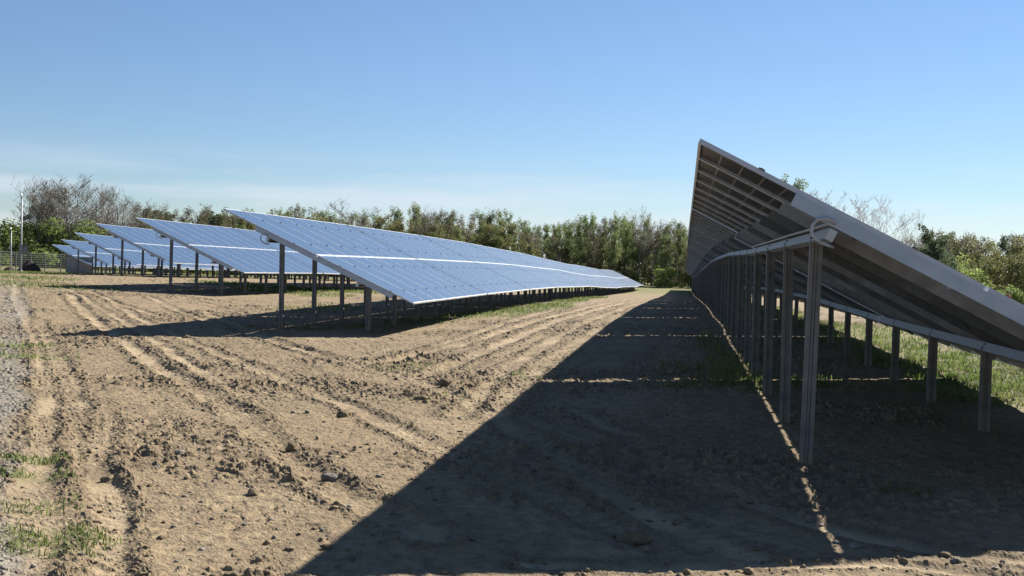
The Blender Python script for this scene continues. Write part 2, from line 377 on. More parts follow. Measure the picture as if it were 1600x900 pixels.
def module_mats():
    # glass over dark cells: thin pale lines between cells
    def cells(name, base, gap, cw, ch, lw, glass):
        m, n, l, b = new_mat(name)
        t = n.new("ShaderNodeTexCoord"); s = n.new("ShaderNodeSeparateXYZ"); l.new(t.outputs['Object'], s.inputs[0])
        def line(o, period, width):
            a = n.new("ShaderNodeMath"); a.operation = 'DIVIDE'; a.inputs[1].default_value = period; l.new(o, a.inputs[0])
            f = n.new("ShaderNodeMath"); f.operation = 'FRACT'; l.new(a.outputs[0], f.inputs[0])
            g = n.new("ShaderNodeMath"); g.operation = 'LESS_THAN'; g.inputs[1].default_value = width/period; l.new(f.outputs[0], g.inputs[0])
            return g.outputs[0]
        mxm = n.new("ShaderNodeMath"); mxm.operation = 'MAXIMUM'
        l.new(line(s.outputs['X'], cw, lw), mxm.inputs[0]); l.new(line(s.outputs['Y'], ch, lw), mxm.inputs[1])
        mx = n.new("ShaderNodeMix"); mx.data_type = 'RGBA'; mx.inputs[6].default_value = (*base, 1); mx.inputs[7].default_value = (*gap, 1)
        l.new(mxm.outputs[0], mx.inputs[0])
        # faint dust
        z = n.new("ShaderNodeTexNoise"); z.inputs['Scale'].default_value = 1.3; z.inputs['Detail'].default_value = 6; l.new(t.outputs['Object'], z.inputs[0])
        l.new(mx.outputs[2], b.inputs['Base Color'])
        mr = n.new("ShaderNodeMapRange"); l.new(z.outputs[0], mr.inputs[0])
        mr.inputs[3].default_value, mr.inputs[4].default_value = (.20, .34) if glass else (.3, .45)
        l.new(mr.outputs[0], b.inputs['Roughness'])
        b.inputs['IOR'].default_value = 1.52
        return m
    top = cells("panel_glass", (.055, .092, .155), (.058, .096, .161), .0915, .186, .0025, True)
    back = cells("panel_back", (.020, .021, .026), (.34, .33, .30), .183, .186, .014, False)  # grey cell gaps on the back imitate daylight coming through the glass
    return top, back
M_GLASS, M_BACK = module_mats()

# ------------------------------------------------------------------ ground sheet
def build_ground():
    rs = [.25, .6, 1.0, 1.5, 2.0, 2.5, 3.0, 3.3, 3.6]
    while rs[-1] < 45: rs.append(rs[-1] + max(.016, rs[-1]*.0042))
    while rs[-1] < 420: rs.append(rs[-1]*1.018)
    while rs[-1] < 4000: rs.append(rs[-1]*1.15)
    rs = np.array(rs)
    a = np.concatenate([np.linspace(-180, -60, 40, endpoint=False), np.linspace(-60, -38, 60, endpoint=False),
                        np.linspace(-38, 21, 560, endpoint=False), np.linspace(21, 50, 70, endpoint=False), np.linspace(50, 180, 44, endpoint=False)])
    a = np.radians(a); na, nr_ = len(a), len(rs)
    X = rs[:, None]*np.sin(a)[None]; Y = rs[:, None]*np.cos(a)[None]
    x = X.ravel(); y = Y.ravel()
    h, gv, gm, dk, lt = micro(x, y)
    r_ = np.hypot(x, y)
    grit = np.random.default_rng(3).normal(0, 1, len(x))*(.0011+.0024*dk+.0015*gv)*(1-.6*lt)*np.clip(r_/8, .6, 2.2)*sstep(70, 30, r_)
    z = ground(x, y) + h + grit
    co = np.stack([x, y, z], 1)
    co = np.vstack([co, [[0, 0, 0]]]); nv = len(co)
    i = np.arange(nr_-1)[:, None]*na; j = np.arange(na)[None]; j2 = (j+1) % na
    quads = np.stack([i+j, i+na+j, i+na+j2, i+j2], -1).reshape(-1, 4)[:, ::-1]
    tris = np.stack([np.full(na, nv-1), np.arange(na), (np.arange(na)+1) % na], 1)[:, ::-1]
    me = bpy.data.meshes.new("ground")
    me.vertices.add(nv); me.vertices.foreach_set('co', co.ravel().astype(np.float32))
    loops = np.concatenate([quads.ravel(), tris.ravel()]).astype(np.int32)
    starts = np.concatenate([np.arange(len(quads))*4, len(quads)*4 + np.arange(len(tris))*3]).astype(np.int32)
    me.loops.add(len(loops)); me.loops.foreach_set('vertex_index', loops)
    me.polygons.add(len(starts)); me.polygons.foreach_set('loop_start', starts)
    me.polygons.foreach_set('use_smooth', np.zeros(len(starts), bool))
    me.update(calc_edges=True); me.validate()
    at = me.attributes.new("masks", 'FLOAT_COLOR', 'POINT')
    c = np.ones((nv, 4), np.float32); c[:-1, 0] = gv; c[:-1, 1] = gm; c[:-1, 2] = dk; c[:-1, 3] = lt; c[-1, :3] = 0
    at.data.foreach_set('color', c.ravel())
    me.materials.append(M_SOIL)
    o = link("ground", me); tag(o, "bare sandy soil with wheel ruts, gravel edge and patches of grass", "ground", kind="structure")
    # the normals must look up
    if me.polygons[len(quads)//2].normal.z < 0: me.flip_normals()
    return o
build_ground()

# ------------------------------------------------------------------ solar tables
W_T = 4.563            # length along the slope
ML = 2.266             # module length
N_COL = 8
def module_mesh(wm):
    b = MB(); g = .012; t = .035
    w = wm - .022
    # glass and back
    b.add([(.012, g, -.003), (ML-.012, g, -.003), (ML-.012, w-g, -.003), (.012, w-g, -.003)], [(0, 1, 2, 3)], 0)
    b.add([(.012, g, -.009), (ML-.012, g, -.009), (ML-.012, w-g, -.009), (.012, w-g, -.009)], [(3, 2, 1, 0)], 1)
    # frame: long sides and short ends, each an L with a return lip underneath
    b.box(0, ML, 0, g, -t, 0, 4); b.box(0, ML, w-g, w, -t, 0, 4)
    b.box(0, .022, g, w-g, -t, 0, 2); b.box(ML-.022, ML, g, w-g, -t, 0, 2)
    b.box(.022, ML-.022, g, g+.022, -t, -t+.003, 2); b.box(.022, ML-.022, w-g-.022, w-g, -t, -t+.003, 2)
    # junction box row in the middle of the back
    b.box(ML/2-.03, ML/2+.03, w*.47, w*.53, -.027, -.0095, 3)
    return b.mesh("solar_module", [M_GLASS, M_BACK, M_ALU, M_CLAMP, M_ALU2])
RAIL0, RAIL1 = .80, 4.10
def rail_mesh(mat):
    b = MB(); L_ = RAIL1-RAIL0
    # C profile, web towards the near end (-y)
    b.strip_prism([(.055, -.012), (.055, -.002), (.002, -.002), (.002, -.092), (.055, -.092), (.055, -.080)], .004, 'x', 0, L_, 0)
    return b.mesh("rail", [mat])
def clamp_mesh():
    b = MB(); b.box(-.025, .025, -.014, .014, -.002, .007, 0); b.tube([(0, 0, .007), (0, 0, .011)], .007, 6, 0, cap=True)
    return b.mesh("clamp", [M_CLAMP])
def purlin_mesh(S, bolts, name):
    b = MB(); L_ = S-.15
    b.strip_prism([(.016, .012), (.058, .012), (.058, .0), (.0, .0), (.0, .084), (.058, .084), (.058, .072), (.016, .072)][1:-1], .004, 'y', 0, L_, 0)
    b.box(-.001, .060, -.006, -.0025, .0, .084, 0)
    for y in bolts:
        for z in (.024, .062):
            b.tube([(-.002, y, z), (-.014, y, z)], .010, 6, 1, cap=True)
    return b.mesh(name, [M_GALV, M_CLAMP])
def post_mesh(h):
    b = MB()
    # sigma section, grooved web towards the near end
    prof = [(.040, .030), (.048, .052), (.048, .0), (.018, .0), (.011, .014), (-.011, .014), (-.018, .0), (-.048, .0), (-.048, .052), (-.040, .030)]
    prof = [(.036, .056), (.048, .056), (.048, .0), (.018, .0), (.011, .013), (-.011, .013), (-.018, .0), (-.048, .0), (-.048, .056), (-.036, .056)]
    b.strip_prism(prof, .004, 'z', -.55, h, 0)
    return b.mesh("post", [M_POST])
def row_kit(S, H, tilt, oy, sp, gap=.15):
    """meshes shared by every table of a row"""
    k = dict(S=S, H=H, tilt=tilt, c=math.cos(tilt), s=math.sin(tilt), oy=oy, sp=sp)
    k['wm'] = (S-gap)/N_COL; k['gap'] = gap
    k['module'] = module_mesh(k['wm']); k['rail'] = RAIL; k['clamp'] = CLAMP
    ys = [oy + i*sp for i in range(4)]
    k['ys'] = ys
    k['purlin'] = purlin_mesh(S-gap+.15, ys, "purlin")
    k['th'], k['tl'] = 1.165, 3.325
    for key, t in (('post_h', k['th']), ('post_l', k['tl'])):
        top = H - t*k['s'] - .200*k['c']
        k[key] = post_mesh(top); k[key+'_top'] = top
    return k
RAIL = rail_mesh(M_RAIL); RAIL_END = rail_mesh(noise_mat('skylit_end_rail_steel', (.33, .40, .46), (.41, .475, .53), 5, .55, .08, detail=7)); CLAMP = clamp_mesh()  # near-end rail gets a paler, bluer copy, painted to stand in for skylight
def solar_table(k, x, y0, dz, label, group, y1=None, conduit=False, lean0=0, full=True):
    """an Empty at the near, high end of the table on the ground; everything hangs on it"""
    S, H, c, s, tilt = k['S'], k['H'], k['c'], k['s'], k['tilt']
    xm = x + 2.1
    za = (gz(x+1.1, y0)+gz(x+3, y0))/2 + dz[0]; zb = (gz(x+1.1, y0+S)+gz(x+3, y0+S))/2 + dz[1]
    root = link("solar_table", None, None, (x, y0, za), (math.atan2(zb-za, S), 0, 0))
    root.empty_display_size = .3
    tag(root, label, "solar table", group)
    rot = (0, tilt, 0)
    def P(t, u, n=0): return (t*c + n*s, u, H - t*s + n*c)
    for i in range(N_COL):
        for r_ in range(2):
            jig = RNG.normal(0, .0006, 2)
            link("solar_module", k['module'], root, P(r_*(ML+.031), i*k['wm']+.011, 0), (jig[0]*.6, tilt + jig[1]*.5, 0))
    for i in range(N_COL+1):
        u = i*k['wm']
        if i == 0: u = .0
        elif i == N_COL: u = i*k['wm']-.06
        else: u -= .028
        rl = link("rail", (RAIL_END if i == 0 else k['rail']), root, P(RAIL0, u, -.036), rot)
        if full:
            for t in (.50, 1.72, 2.82, 4.02):
                tc_ = t - RAIL0
                link("clamp", k['clamp'], rl, (tc_, (0.0 if i == 0 else .058 if i == N_COL else .028), .037))
    for t, key in ((k['th'], 'h'), (k['tl'], 'l')):
        p = P(t, 0, -.2125)
        link("purlin", k['purlin'], root, (p[0]-.04, 0, p[2]), rot)
        for i, y in enumerate(k['ys']):
            ln = random.gauss(0, .008) + (lean0 if (i == 0 and key == 'h') else 0)
            pz = k['post_'+key+'_top']; px = t*c - .2*s
            if key == 'h' and i == 0 and lean0: ln = lean0
            # lean about the top, so that the head stays under the purlin
            link("post", k['post_'+key], root, (px - pz*math.sin(ln), y-.02, pz - pz*math.cos(ln)), (0, ln, random.gauss(0, .03)))
    if conduit:
        p = P(k['th'], 0, -.17); b = MB()
        b.tube([(p[0]-.05, S-.3, p[2]+.062), (p[0]-.05, S*.6, p[2]+.060), (p[0]-.052, S*.3, p[2]+.064), (p[0]-.05, .9, p[2]+.060), (p[0]-.04, .3, p[2]+.066), (p[0]-.01, .05, p[2]+.075)], .012, 8, 0)
        loop = [(.03, .055), (-.01, .085), (-.06, .105), (-.115, .095), (-.15, .055), (-.155, .005), (-.13, -.04), (-.085, -.07), (-.04, -.088), (.01, -.10)]
        b.tube([(p[0]+dx, -.035 if 0 < i < 9 else .04, p[2]+dz_) for i, (dx, dz_) in enumerate(loop)], .0125, 8, 0, cap=True)
        link("conduit", b.mesh("conduit", [M_CONDUIT]), root)
        for (ta, u0, dr) in ((k['tl']-.16, .7, .07), (k['tl']-.2, 1.75, .09), (k['tl']-.14, 2.6, .06), (k['tl']-.3, 3.4, .05), (k['th']+.1, .55, .05), (k['th']+.18, .35, .04)):
            q = P(ta, u0, -.05); pl = []; cb = MB()
            for i in range(9):
                f = i/8; pl.append((q[0]+.16*f, q[1]-.05*math.sin(f*5), q[2]-.07*f - dr*math.sin(math.pi*f)))
            cb.tube(pl, .006, 5, 0)
            link("cable", cb.mesh("cable", [M_CABLE]), root)
    return root

ORD = ["nearest", "second", "third", "fourth", "fifth", "sixth", "seventh", "eighth", "ninth", "tenth", "eleventh", "twelfth", "thirteenth", "fourteenth", "fifteenth", "sixteenth"]
rows = [ # x, y0, S, H, tilt, oy, spacing, count, dz at the near end, row words
 (.09, 8.16, 9.25, 2.535, R(27.0), .88, 2.33, 16, .015, "the right-hand row seen from below"),
 (-9.634, 21.86, 8.62, 2.53, R(24.27), .85, 2.13, 15, .03, "the middle row with glossy blue tops"),
 (-19.507, 36.67, 8.62, 2.53, R(24.27), .85, 2.13, 10, None, "the row next left of the middle row"),
 (-28.95, 50.45, 8.62, 2.53, R(24.27), .85, 2.13, 8, None, "the third row left of the middle"),
 (-37.29, 62.5, 8.62, 2.53, R(24.27), .85, 2.13, 7, None, "the fourth row left of the middle"),
 (-48.03, 78.67, 8.62, 2.53, R(24.27), .85, 2.13, 5, None, "the fifth row left of the middle"),
 (-57.47, 92.66, 8.62, 2.53, R(24.27), .85, 2.13, 4, None, "the leftmost and farthest row"),
]
Z_FIT = {2: .272, 3: .405, 4: .133, 5: -.149, 6: -.50}
kitL = None
for ri, (x, y0, S, H, tl, oy, sp, n, dz0, words) in enumerate(rows):
    if ri == 0: kit = row_kit(S, H, tl, oy, sp, .20)
    else:
        if kitL is None: kitL = row_kit(S, H, tl, oy, sp)
        kit = kitL
    if dz0 is None:
        dz0 = Z_FIT[ri] - (gz(x+1.1, y0)+gz(x+3, y0))/2
        dz0 = max(-.2, min(.2, dz0))
    prev = dz0
    for i in range(n):
        f = max(0, 1-(i+1)/3)
        nxt = dz0*f + random.gauss(0, .022)*(1-f)
        if ri == 0 and i < 1: nxt = -.05
        place = "at the near end of" if i == 0 else ("at the far end of" if i == n-1 else "from the camera along")
        wd = "front" if i == 0 else ("last" if i == n-1 else ORD[i])
        solar_table(kit, x, y0+i*S, (prev, nxt), f"{wd} solar table {place} {words}", "solar tables of " + words,
                    conduit=(i == 0 and ri < 3), lean0=(R(1.1) if ri == 0 and i == 0 else 0), full=(ri < 2 and i < 7))
        prev = nxt

# ------------------------------------------------------------------ trees
def leaf_cloud(centres, radii, n, size, seed, squash=.8, flat=0.0):
    """n small leaf-clump faces spread in blobs around the given centres"""
    g = np.random.default_rng(seed); C = np.asarray(centres, float); Rr = np.asarray(radii, float)
    w = Rr**2; w = w/w.sum(); idx = g.choice(len(C), n, p=w)
    d = g.normal(size=(n, 3)); d /= np.linalg.norm(d, axis=1)[:, None]
    rad = Rr[idx]*g.uniform(.25, 1, n)**.6
    p = C[idx] + d*rad[:, None]*np.array([1, 1, squash])
    a = g.normal(size=(n, 3)); a[:, 2] *= 1-flat; a /= np.linalg.norm(a, axis=1)[:, None]
    b = g.normal(size=(n, 3)); b -= a*(a*b).sum(1)[:, None]; b /= np.linalg.norm(b, axis=1)[:, None]
    s = size*g.uniform(.55, 1.35, n); s2 = s*g.uniform(.45, .9, n)
    A = a*s[:, None]; B = b*s2[:, None]
    # five-cornered ragged faces
    v = np.stack([p-A*.9, p-B*.8+A*.1, p+A*.7-B*.35, p+A*.8+B*.5, p+B*.9-A*.2], 1).reshape(-1, 3)
    f = np.arange(n*5).reshape(n, 5)
    return v, f
def cloud_mesh(name, v, f, mat):
    me = bpy.data.meshes.new(name)
    me.vertices.add(len(v)); me.vertices.foreach_set('co', v.ravel().astype(np.float32))
    k = f.shape[1]
    me.loops.add(f.size); me.loops.foreach_set('vertex_index', f.ravel().astype(np.int32))
    me.polygons.add(len(f)); me.polygons.foreach_set('loop_start', (np.arange(len(f))*k).astype(np.int32))
    me.update(calc_edges=True); me.materials.append(mat); return me
def skeleton(rnd, height, trunk_r, spread, levels, lean=.05, fork=.35, up=.35, first=.25, kids=(5, 4, 3), twig_min=.016, wob=.12):
    """recursive limbs; returns MB with tubes and the tip points"""
    b = MB(); tips = []
    def grow(p, d, ln, r, lev):
        n = 6 if lev == 0 else 4; pts = [p.copy()]; rad = [r]; q = p.copy(); dd = d.copy()
        for i in range(n):
            dd = (dd + Vector((rnd.gauss(0, wob), rnd.gauss(0, wob), rnd.gauss(0, wob*.6) + up*.12))).normalized()
            q = q + dd*ln/n; pts.append(q.copy()); rad.append(max(twig_min*.6, r*(1-.78*(i+1)/n)))
        b.tube(pts, rad, 6 if lev == 0 else (4 if lev == 1 else 3), 0)
        if lev >= levels: tips.append(q.copy()); return
        kn = kids[min(lev, len(kids)-1)]
        for j in range(kn + (rnd.random() < .5)):
            f = first + (1-first)*(j+rnd.random())/(kn+.6) if lev == 0 else .25+.75*rnd.random()
            f = min(.98, f); i = int(f*n); base = pts[i].lerp(pts[min(n, i+1)], f*n-i)
            ax = Vector((math.cos(rnd.random()*6.283), math.sin(rnd.random()*6.283), 0))
            dn = (dd*(1-spread) + ax*spread + Vector((0, 0, up*.5))).normalized()
            l2 = ln*(fork + .22*rnd.random())*(1.15-.55*f if lev == 0 else 1)
            grow(base, dn, l2, max(twig_min, rad[i]*.55), lev+1)
        tips.append(q.copy())
    grow(Vector((0, 0, -.3)), Vector((rnd.gauss(0, lean), rnd.gauss(0, lean), 1)).normalized(), height, trunk_r, 0)
    return b, tips
M_BARK_D = noise_mat("dark_bark", (.055, .048, .040), (.095, .085, .07), 4, .9, rnd=.2)
M_BARK_G = noise_mat("grey_bark", (.15, .135, .12), (.23, .21, .19), 4, .9, rnd=.2)
M_BARK_P = noise_mat("pale_bark", (.58, .58, .60), (.76, .76, .77), 4, .8, rnd=.15)
M_LEAF_S = leaf_mat("spring_leaves", (.15, .19, .07), (.23, .265, .11), .3, .45)
M_LEAF_O = leaf_mat("olive_leaves", (.14, .15, .055), (.22, .215, .09), .28, .42)
M_LEAF_Y = leaf_mat("yellow_green_leaves", (.17, .225, .06), (.26, .31, .10), .2, .5)
M_LEAF_D = leaf_mat("dark_needles", (.075, .10, .055), (.13, .155, .085), .25, .35)
M_LEAF_I = leaf_mat("dark_ivy", (.075, .105, .055), (.14, .17, .09), .25, .35)
M_LEAF_B = leaf_mat("budding_brown", (.14, .12, .07), (.21, .185, .11), .25, .3)
TREE = {}
def proto(kind, variant):
    """returns (trunk mesh, crown mesh or None, nominal height)"""
    key = (kind, variant)
    if key in TREE: return TREE[key]
    rnd = random.Random(hash(kind) % 1 + variant*101 + sum(map(ord, kind)))
    H = 10.0; sd_ = variant*13 + sum(map(ord, kind))
    if kind == 'slender':      # alder or birch in first leaf
        b, tips = skeleton(rnd, H, .13, .5, 2, .02, .20, .6, .15, (20, 3), .018, .06)
        cs = [t for t in tips if t.z > H*.22]
        v, f = leaf_cloud(cs, [.30+.28*rnd.random() for _ in cs], 4600, .10, sd_, 1.2)
        bark, leaf = M_BARK_D, M_LEAF_S
    elif kind == 'round':
        b, tips = skeleton(rnd, H*.92, .2, .75, 2, .05, .42, .35, .2, (11, 5), .02)
        cs = [t for t in tips if t.z > H*.15]
        v, f = leaf_cloud(cs, [.5+.5*rnd.random() for _ in cs], 6500, .15, sd_, .9)
        bark, leaf = M_BARK_G, M_LEAF_O
    elif kind == 'budding':
        b, tips = skeleton(rnd, H*.95, .14, .6, 3, .03, .34, .6, .12, (13, 4, 3), .018, .07)
        cs = [t for t in tips if t.z > H*.2]
        v, f = leaf_cloud(cs, [.35+.3*rnd.random() for _ in cs], 4200, .11, sd_, 1)
        bark, leaf = M_BARK_G, M_LEAF_B
    elif kind == 'bare':
        b, tips = skeleton(rnd, H*.8, .15, .60, 4, .04, .40, .42, .15, (9, 5, 3, 2), .016, .055)
        v = None; bark, leaf = M_BARK_G, None
    elif kind == 'barepale':
        b, tips = skeleton(rnd, H*.85, .11, .60, 4, .03, .36, .42, .15, (10, 5, 3, 2), .018, .055)
        v = None; bark, leaf = M_BARK_P, None
    elif kind == 'pine':
        b, tips = skeleton(rnd, H*.96, .16, .85, 1, .02, .2, .15, .35, (22,), .025)
        cs = [t for t in tips if t.z > H*.3] + [Vector((0, 0, H*.9)), Vector((0, 0, H*.97))]
        v, f = leaf_cloud(cs, [.55+.5*rnd.random() for _ in cs], 5000, .15, sd_, .75)
        bark, leaf = M_BARK_D, M_LEAF_D
    elif kind == 'ivy':
        b, tips = skeleton(rnd, H*.9, .18, .6, 2, .04, .3, .5, .15, (12, 4), .02)
        cs = [t for t in tips] + [Vector((rnd.gauss(0, .3), rnd.gauss(0, .3), H*.1*i)) for i in range(2, 9)]
        v, f = leaf_cloud(cs, [.4+.45*rnd.random() for _ in cs], 6000, .14, sd_, 1)
        bark, leaf = M_BARK_D, M_LEAF_I
    elif kind in ('bush', 'bushy'):
        b = MB(); cs = []; rr = []
        for i in range(9):
            a = rnd.random()*6.283; q = Vector((math.cos(a)*2.4*rnd.random(), math.sin(a)*2.4*rnd.random(), 2+5*rnd.random()))
            b.tube([(0, 0, -.3), q*.5 + Vector((0, 0, .8)), q], [.09, .05, .02], 4, 0)
            for j in range(4):
                cs.append(q + Vector((rnd.gauss(0, .9), rnd.gauss(0, .9), rnd.gauss(-.6, 1.3)))); rr.append(.7+.8*rnd.random())
        for i in range(12):
            a = rnd.random()*6.283; cs.append(Vector((math.cos(a)*2.6, math.sin(a)*2.6, .8+1.2*rnd.random()))); rr.append(.9+.5*rnd.random())
        v, f = leaf_cloud(cs, rr, 5200, .19, sd_, 1.1)
        bark, leaf = M_BARK_G, (M_LEAF_Y if kind == 'bushy' else M_LEAF_O)
    tm = b.mesh("trunk", [bark]); cm = cloud_mesh("crown", v, f, leaf) if v is not None else None
    zs = [p[2] for p in b.v]; top = max(zs)
    if v is not None: top = max(top*.98, float(np.percentile(v[:, 2], 99.7)))
    TREE[key] = (tm, cm, top); return TREE[key]
NAMES = dict(slender='slender_tree', round='broad_tree', budding='budding_tree', bare='bare_tree', barepale='bare_tree', pine='pine_tree', ivy='ivy_tree', bush='shrub', bushy='shrub')
def pix_ray(px, py=420):
    u = (px-800); v = (py-450)
    a = u*math.cos(ROLL)+v*math.sin(ROLL); b = -u*math.sin(ROLL)+v*math.cos(ROLL)
    d = fwd + r0*(a/1709.2) - up0*(b/1709.2)
    return d
def plant(kind, x, y, height, label, group, variant=None, wide=1.0):
    v = random.randrange(3) if variant is None else variant
    tm, cm, top = proto(kind, v)
    s = height/top
    cat = 'shrub' if kind.startswith('bush') else 'tree'
    root = link(NAMES[kind], None, None, (x, y, gz(x, y)-.05), (0, 0, random.random()*6.283))
    w = s*wide*random.uniform(.9, 1.12); root.scale = (w, w, s)
    tag(root, label, cat, group)
    link("trunk", tm, root)
    if cm: link("crown", cm, root)
    return root
def top_to_h(px, py, d):
    """height above the ground of something at distance factor d whose top shows at photo pixel px, py"""
    r = pix_ray(px, py); k = d/math.hypot(r.x, r.y)
    return r.x*k, r.y*k, EYE + r.z*k - gz(r.x*k, r.y*k)
PX = [-260, 0, 150, 350, 540, 880, 1075, 1180, 1240, 1410, 1600, 1900]
PD = [120, 136, 142, 155, 176, 184, 186, 170, 150, 140, 124, 115]
SKY_X = [-260, 0, 30, 45, 70, 100, 130, 160, 200, 230, 265, 300, 330, 345, 370, 400, 460, 500, 520, 560, 600, 625, 650, 690, 715, 735, 760, 790, 812, 830, 850, 870, 895, 912, 940, 960, 985, 1010, 1040, 1060, 1080, 1150, 1240, 1300, 1400, 1450, 1465, 1480, 1510, 1540, 1570, 1600, 1900]
SKY_Y = [305, 308, 306, 284, 276, 272, 280, 286, 300, 322, 325, 316, 324, 327, 326, 327, 324, 326, 330, 332, 330, 327, 318, 330, 334, 328, 326, 332, 340, 352, 345, 350, 338, 334, 344, 336, 334, 340, 338, 345, 352, 360, 335, 350, 365, 370, 352, 362, 372, 366, 368, 360, 350]
WOOD = [ # px range, kinds for the front row, for the row behind, label words
 (-260, 62, ['bush', 'bush', 'budding'], ['pine', 'pine', 'budding'], "behind the wire fence at far left"),
 (62, 225, ['bush', 'bush', 'bushy', 'budding'], ['bare', 'bare', 'budding', 'bare'], "below the tall bare trees at left"),
 (225, 345, ['bush', 'round', 'slender'], ['slender', 'budding', 'pine', 'budding'], "above the far left table rows"),
 (345, 560, ['budding', 'round', 'slender'], ['budding', 'slender', 'round'], "over the high edge of the middle row"),
 (560, 700, ['round', 'budding', 'round'], ['slender', 'budding'], "in the brownish stretch of wood mid photo"),
 (700, 822, ['round', 'slender', 'round'], ['slender', 'budding', 'slender'], "in the olive clump right of mid photo"),
 (822, 900, ['slender', 'budding', 'slender'], ['budding', 'slender', 'slender'], "in the dark gap of the wood"),
 (900, 1085, ['slender', 'slender', 'budding'], ['slender', 'slender', 'budding', 'bare'], "in the tall wood ending the dirt lane"),
 (1085, 1235, ['slender', 'budding'], ['slender'], "behind the right-hand row of tables"),
 (1430, 1530, ['bush', 'round'], ['ivy', 'round', 'budding'], "beyond the low edge of the right row"),
 (1530, 1900, ['bush', 'round', 'slender'], ['pine', 'ivy', 'budding', 'round'], "in the far wood at right"),
]
DESC = dict(slender="slender spring-green tree", round="broad olive-green tree", budding="brownish budding tree", bare="bare grey tree", pine="dark pine", ivy="dark ivy-clad tree", bush="olive shrub", bushy="yellow-green shrub", barepale="pale bare tree")
def wood():
    for a, b, front, back, words in WOOD:
        for layer in range(4):
            px = a + random.uniform(0, 8)
            while px < b:
                d = float(np.interp(px, PX, PD)) + (-4, 5, 14, 22)[layer] + random.uniform(-3, 3)
                top = float(np.interp(px, SKY_X, SKY_Y))
                kinds = front if layer == 0 else back
                kd = random.choice(kinds)
                x, y, h = top_to_h(px, top, d)
                h *= random.uniform(.91, 1.04) if layer else random.uniform(.62, .95)
                if layer == 3: kd = 'bush'; h *= random.uniform(.62, .8)
                elif kd.startswith('bush'): h = h*random.uniform(.42, .62)
                if kd == 'bare' and px < 210: h *= .97
                elif px < 190 and layer: h *= .78
                vis = -60 < px < 1660
                plant(kd, x, y, h, DESC[kd] + (" at the edge " if layer == 0 else " standing deeper ") + words, "wood " + words, wide=1.0 if layer == 3 else 1.15 if kd.startswith('bush') else (1.0 if layer == 0 else .9))
                stepm = (2.3, 2.5, 3.4, 4.4)[layer]*(1.0 if vis else 4.5)*(.72 if 822 < px < 1085 and layer < 3 else 1)
                px += stepm/d*1709*random.uniform(.7, 1.25)
wood()
# undergrowth that closes the foot of the wood
def under():
    px = -60
    while px < 1230:
        d = float(np.interp(px, PX, PD)) - 7 + random.uniform(-2, 2)
        r = pix_ray(px); k = d/math.hypot(r.x, r.y); x, y = r.x*k, r.y*k
        kd = 'bushy' if random.random() < (.7 if px < 350 else .2) else 'bush'
        side = "left" if px < 345 else ("middle" if px < 822 else "right-of-middle")
        plant(kd, x, y, random.uniform(3.0, 5.6) if px < 330 else random.uniform(1.8, 3.6), f"low {DESC[kd]} at the foot of the {side} wood", f"undergrowth of the {side} wood", wide=1.5)
        px += random.uniform(3.2, 5.2)/d*1709
under()
# single trees that stand out
def special(kind, px, py, d, label, variant=0, wide=1.0, group=None):
    x, y, h = top_to_h(px, py, d); return plant(kind, x, y, h, label, group, variant, wide)
special('bare', 538, 306, 168, "large bare tree with a fan of dark branches over the middle row", 0, 1.35)
special('bare', 655, 317, 172, "tall thin bare tree top above the brownish wood", 1, .7)
special('bare', 1000, 318, 182, "thin bare top rising highest above the wood ending the lane", 2, .5)
for i, (px, py, v, w) in enumerate([(52, 282, 0, .9), (80, 271, 1, 1.1), (108, 269, 2, 1.1), (133, 277, 0, 1.1), (160, 284, 1, 1.1), (188, 298, 2, 1.0)]):
    o = ["leftmost", "second", "third", "fourth", "fifth", "rightmost"][i]
    special('bare', px, py, 133 + (i*7) % 6, f"{o} of six tall bare grey trees behind the left fence", v, w, "tall bare trees at left")
special('slender', 1238, 276, 118, "green-topped tree peeking just above the panel edge at right", 1, 1.1)
for i, (px, py, v, w, d) in enumerate([(1276, 291, 0, .8, 124), (1303, 293, 1, 1.0, 120), (1337, 303, 2, .9, 126), (1362, 304, 0, 1.0, 118), (1387, 318, 1, .7, 123), (1412, 326, 2, .75, 119), (1434, 352, 0, .7, 121)]):
    o = ["leftmost", "second", "third", "fourth", "fifth", "sixth", "rightmost"][i]
    special('barepale', px, py, d, f"{o} of seven pale leafless trees above the right panel edge", v, w, "pale leafless trees at right")
special('ivy', 1463, 352, 104, "tall dark ivy-covered tree beside the pale leafless trees", 0, .9)
special('ivy', 1490, 368, 106, "rounder dark green tree right of the tall ivy-covered one", 1, 1.0)
special('bushy', 1515, 400, 82, "bright yellow-green bush above the panel edge at right", 1, 1.15)
special('bushy', 1494, 414, 84, "smaller bright bush left of the yellow-green one", 2, .9)
special('round', 1562, 384, 86, "broad dark-stemmed tree right of the bright bush", 0, 1.0)
special('round', 1603, 392, 84, "pale green tree cut by the right edge of the photo", 1, 1.0)
special('bushy', 1592, 446, 80, "low light green bush at the right edge above the panel", 0, 1.2)

# ------------------------------------------------------------------ camera pole, fence, cabinets, soil heap
M_POLE = noise_mat("painted_pole", (.34, .35, .36), (.42, .43, .44), 6, .5, .2)
M_BOX = noise_mat("grey_box", (.09, .095, .10), (.13, .135, .14), 6, .5)
M_WIRE = noise_mat("fence_wire", (.05, .06, .055), (.08, .09, .085), 6, .6, .2)
M_CAB = noise_mat("ribbed_sheet", (.24, .27, .29), (.30, .33, .35), 3, .5, .2)
M_HEAP = noise_mat("dark_soil", (.020, .014, .011), (.055, .038, .028), 3, .95, bump=.8)
M_WHITE = noise_mat("white_plastic", (.72, .72, .70), (.80, .80, .79), 6, .4)

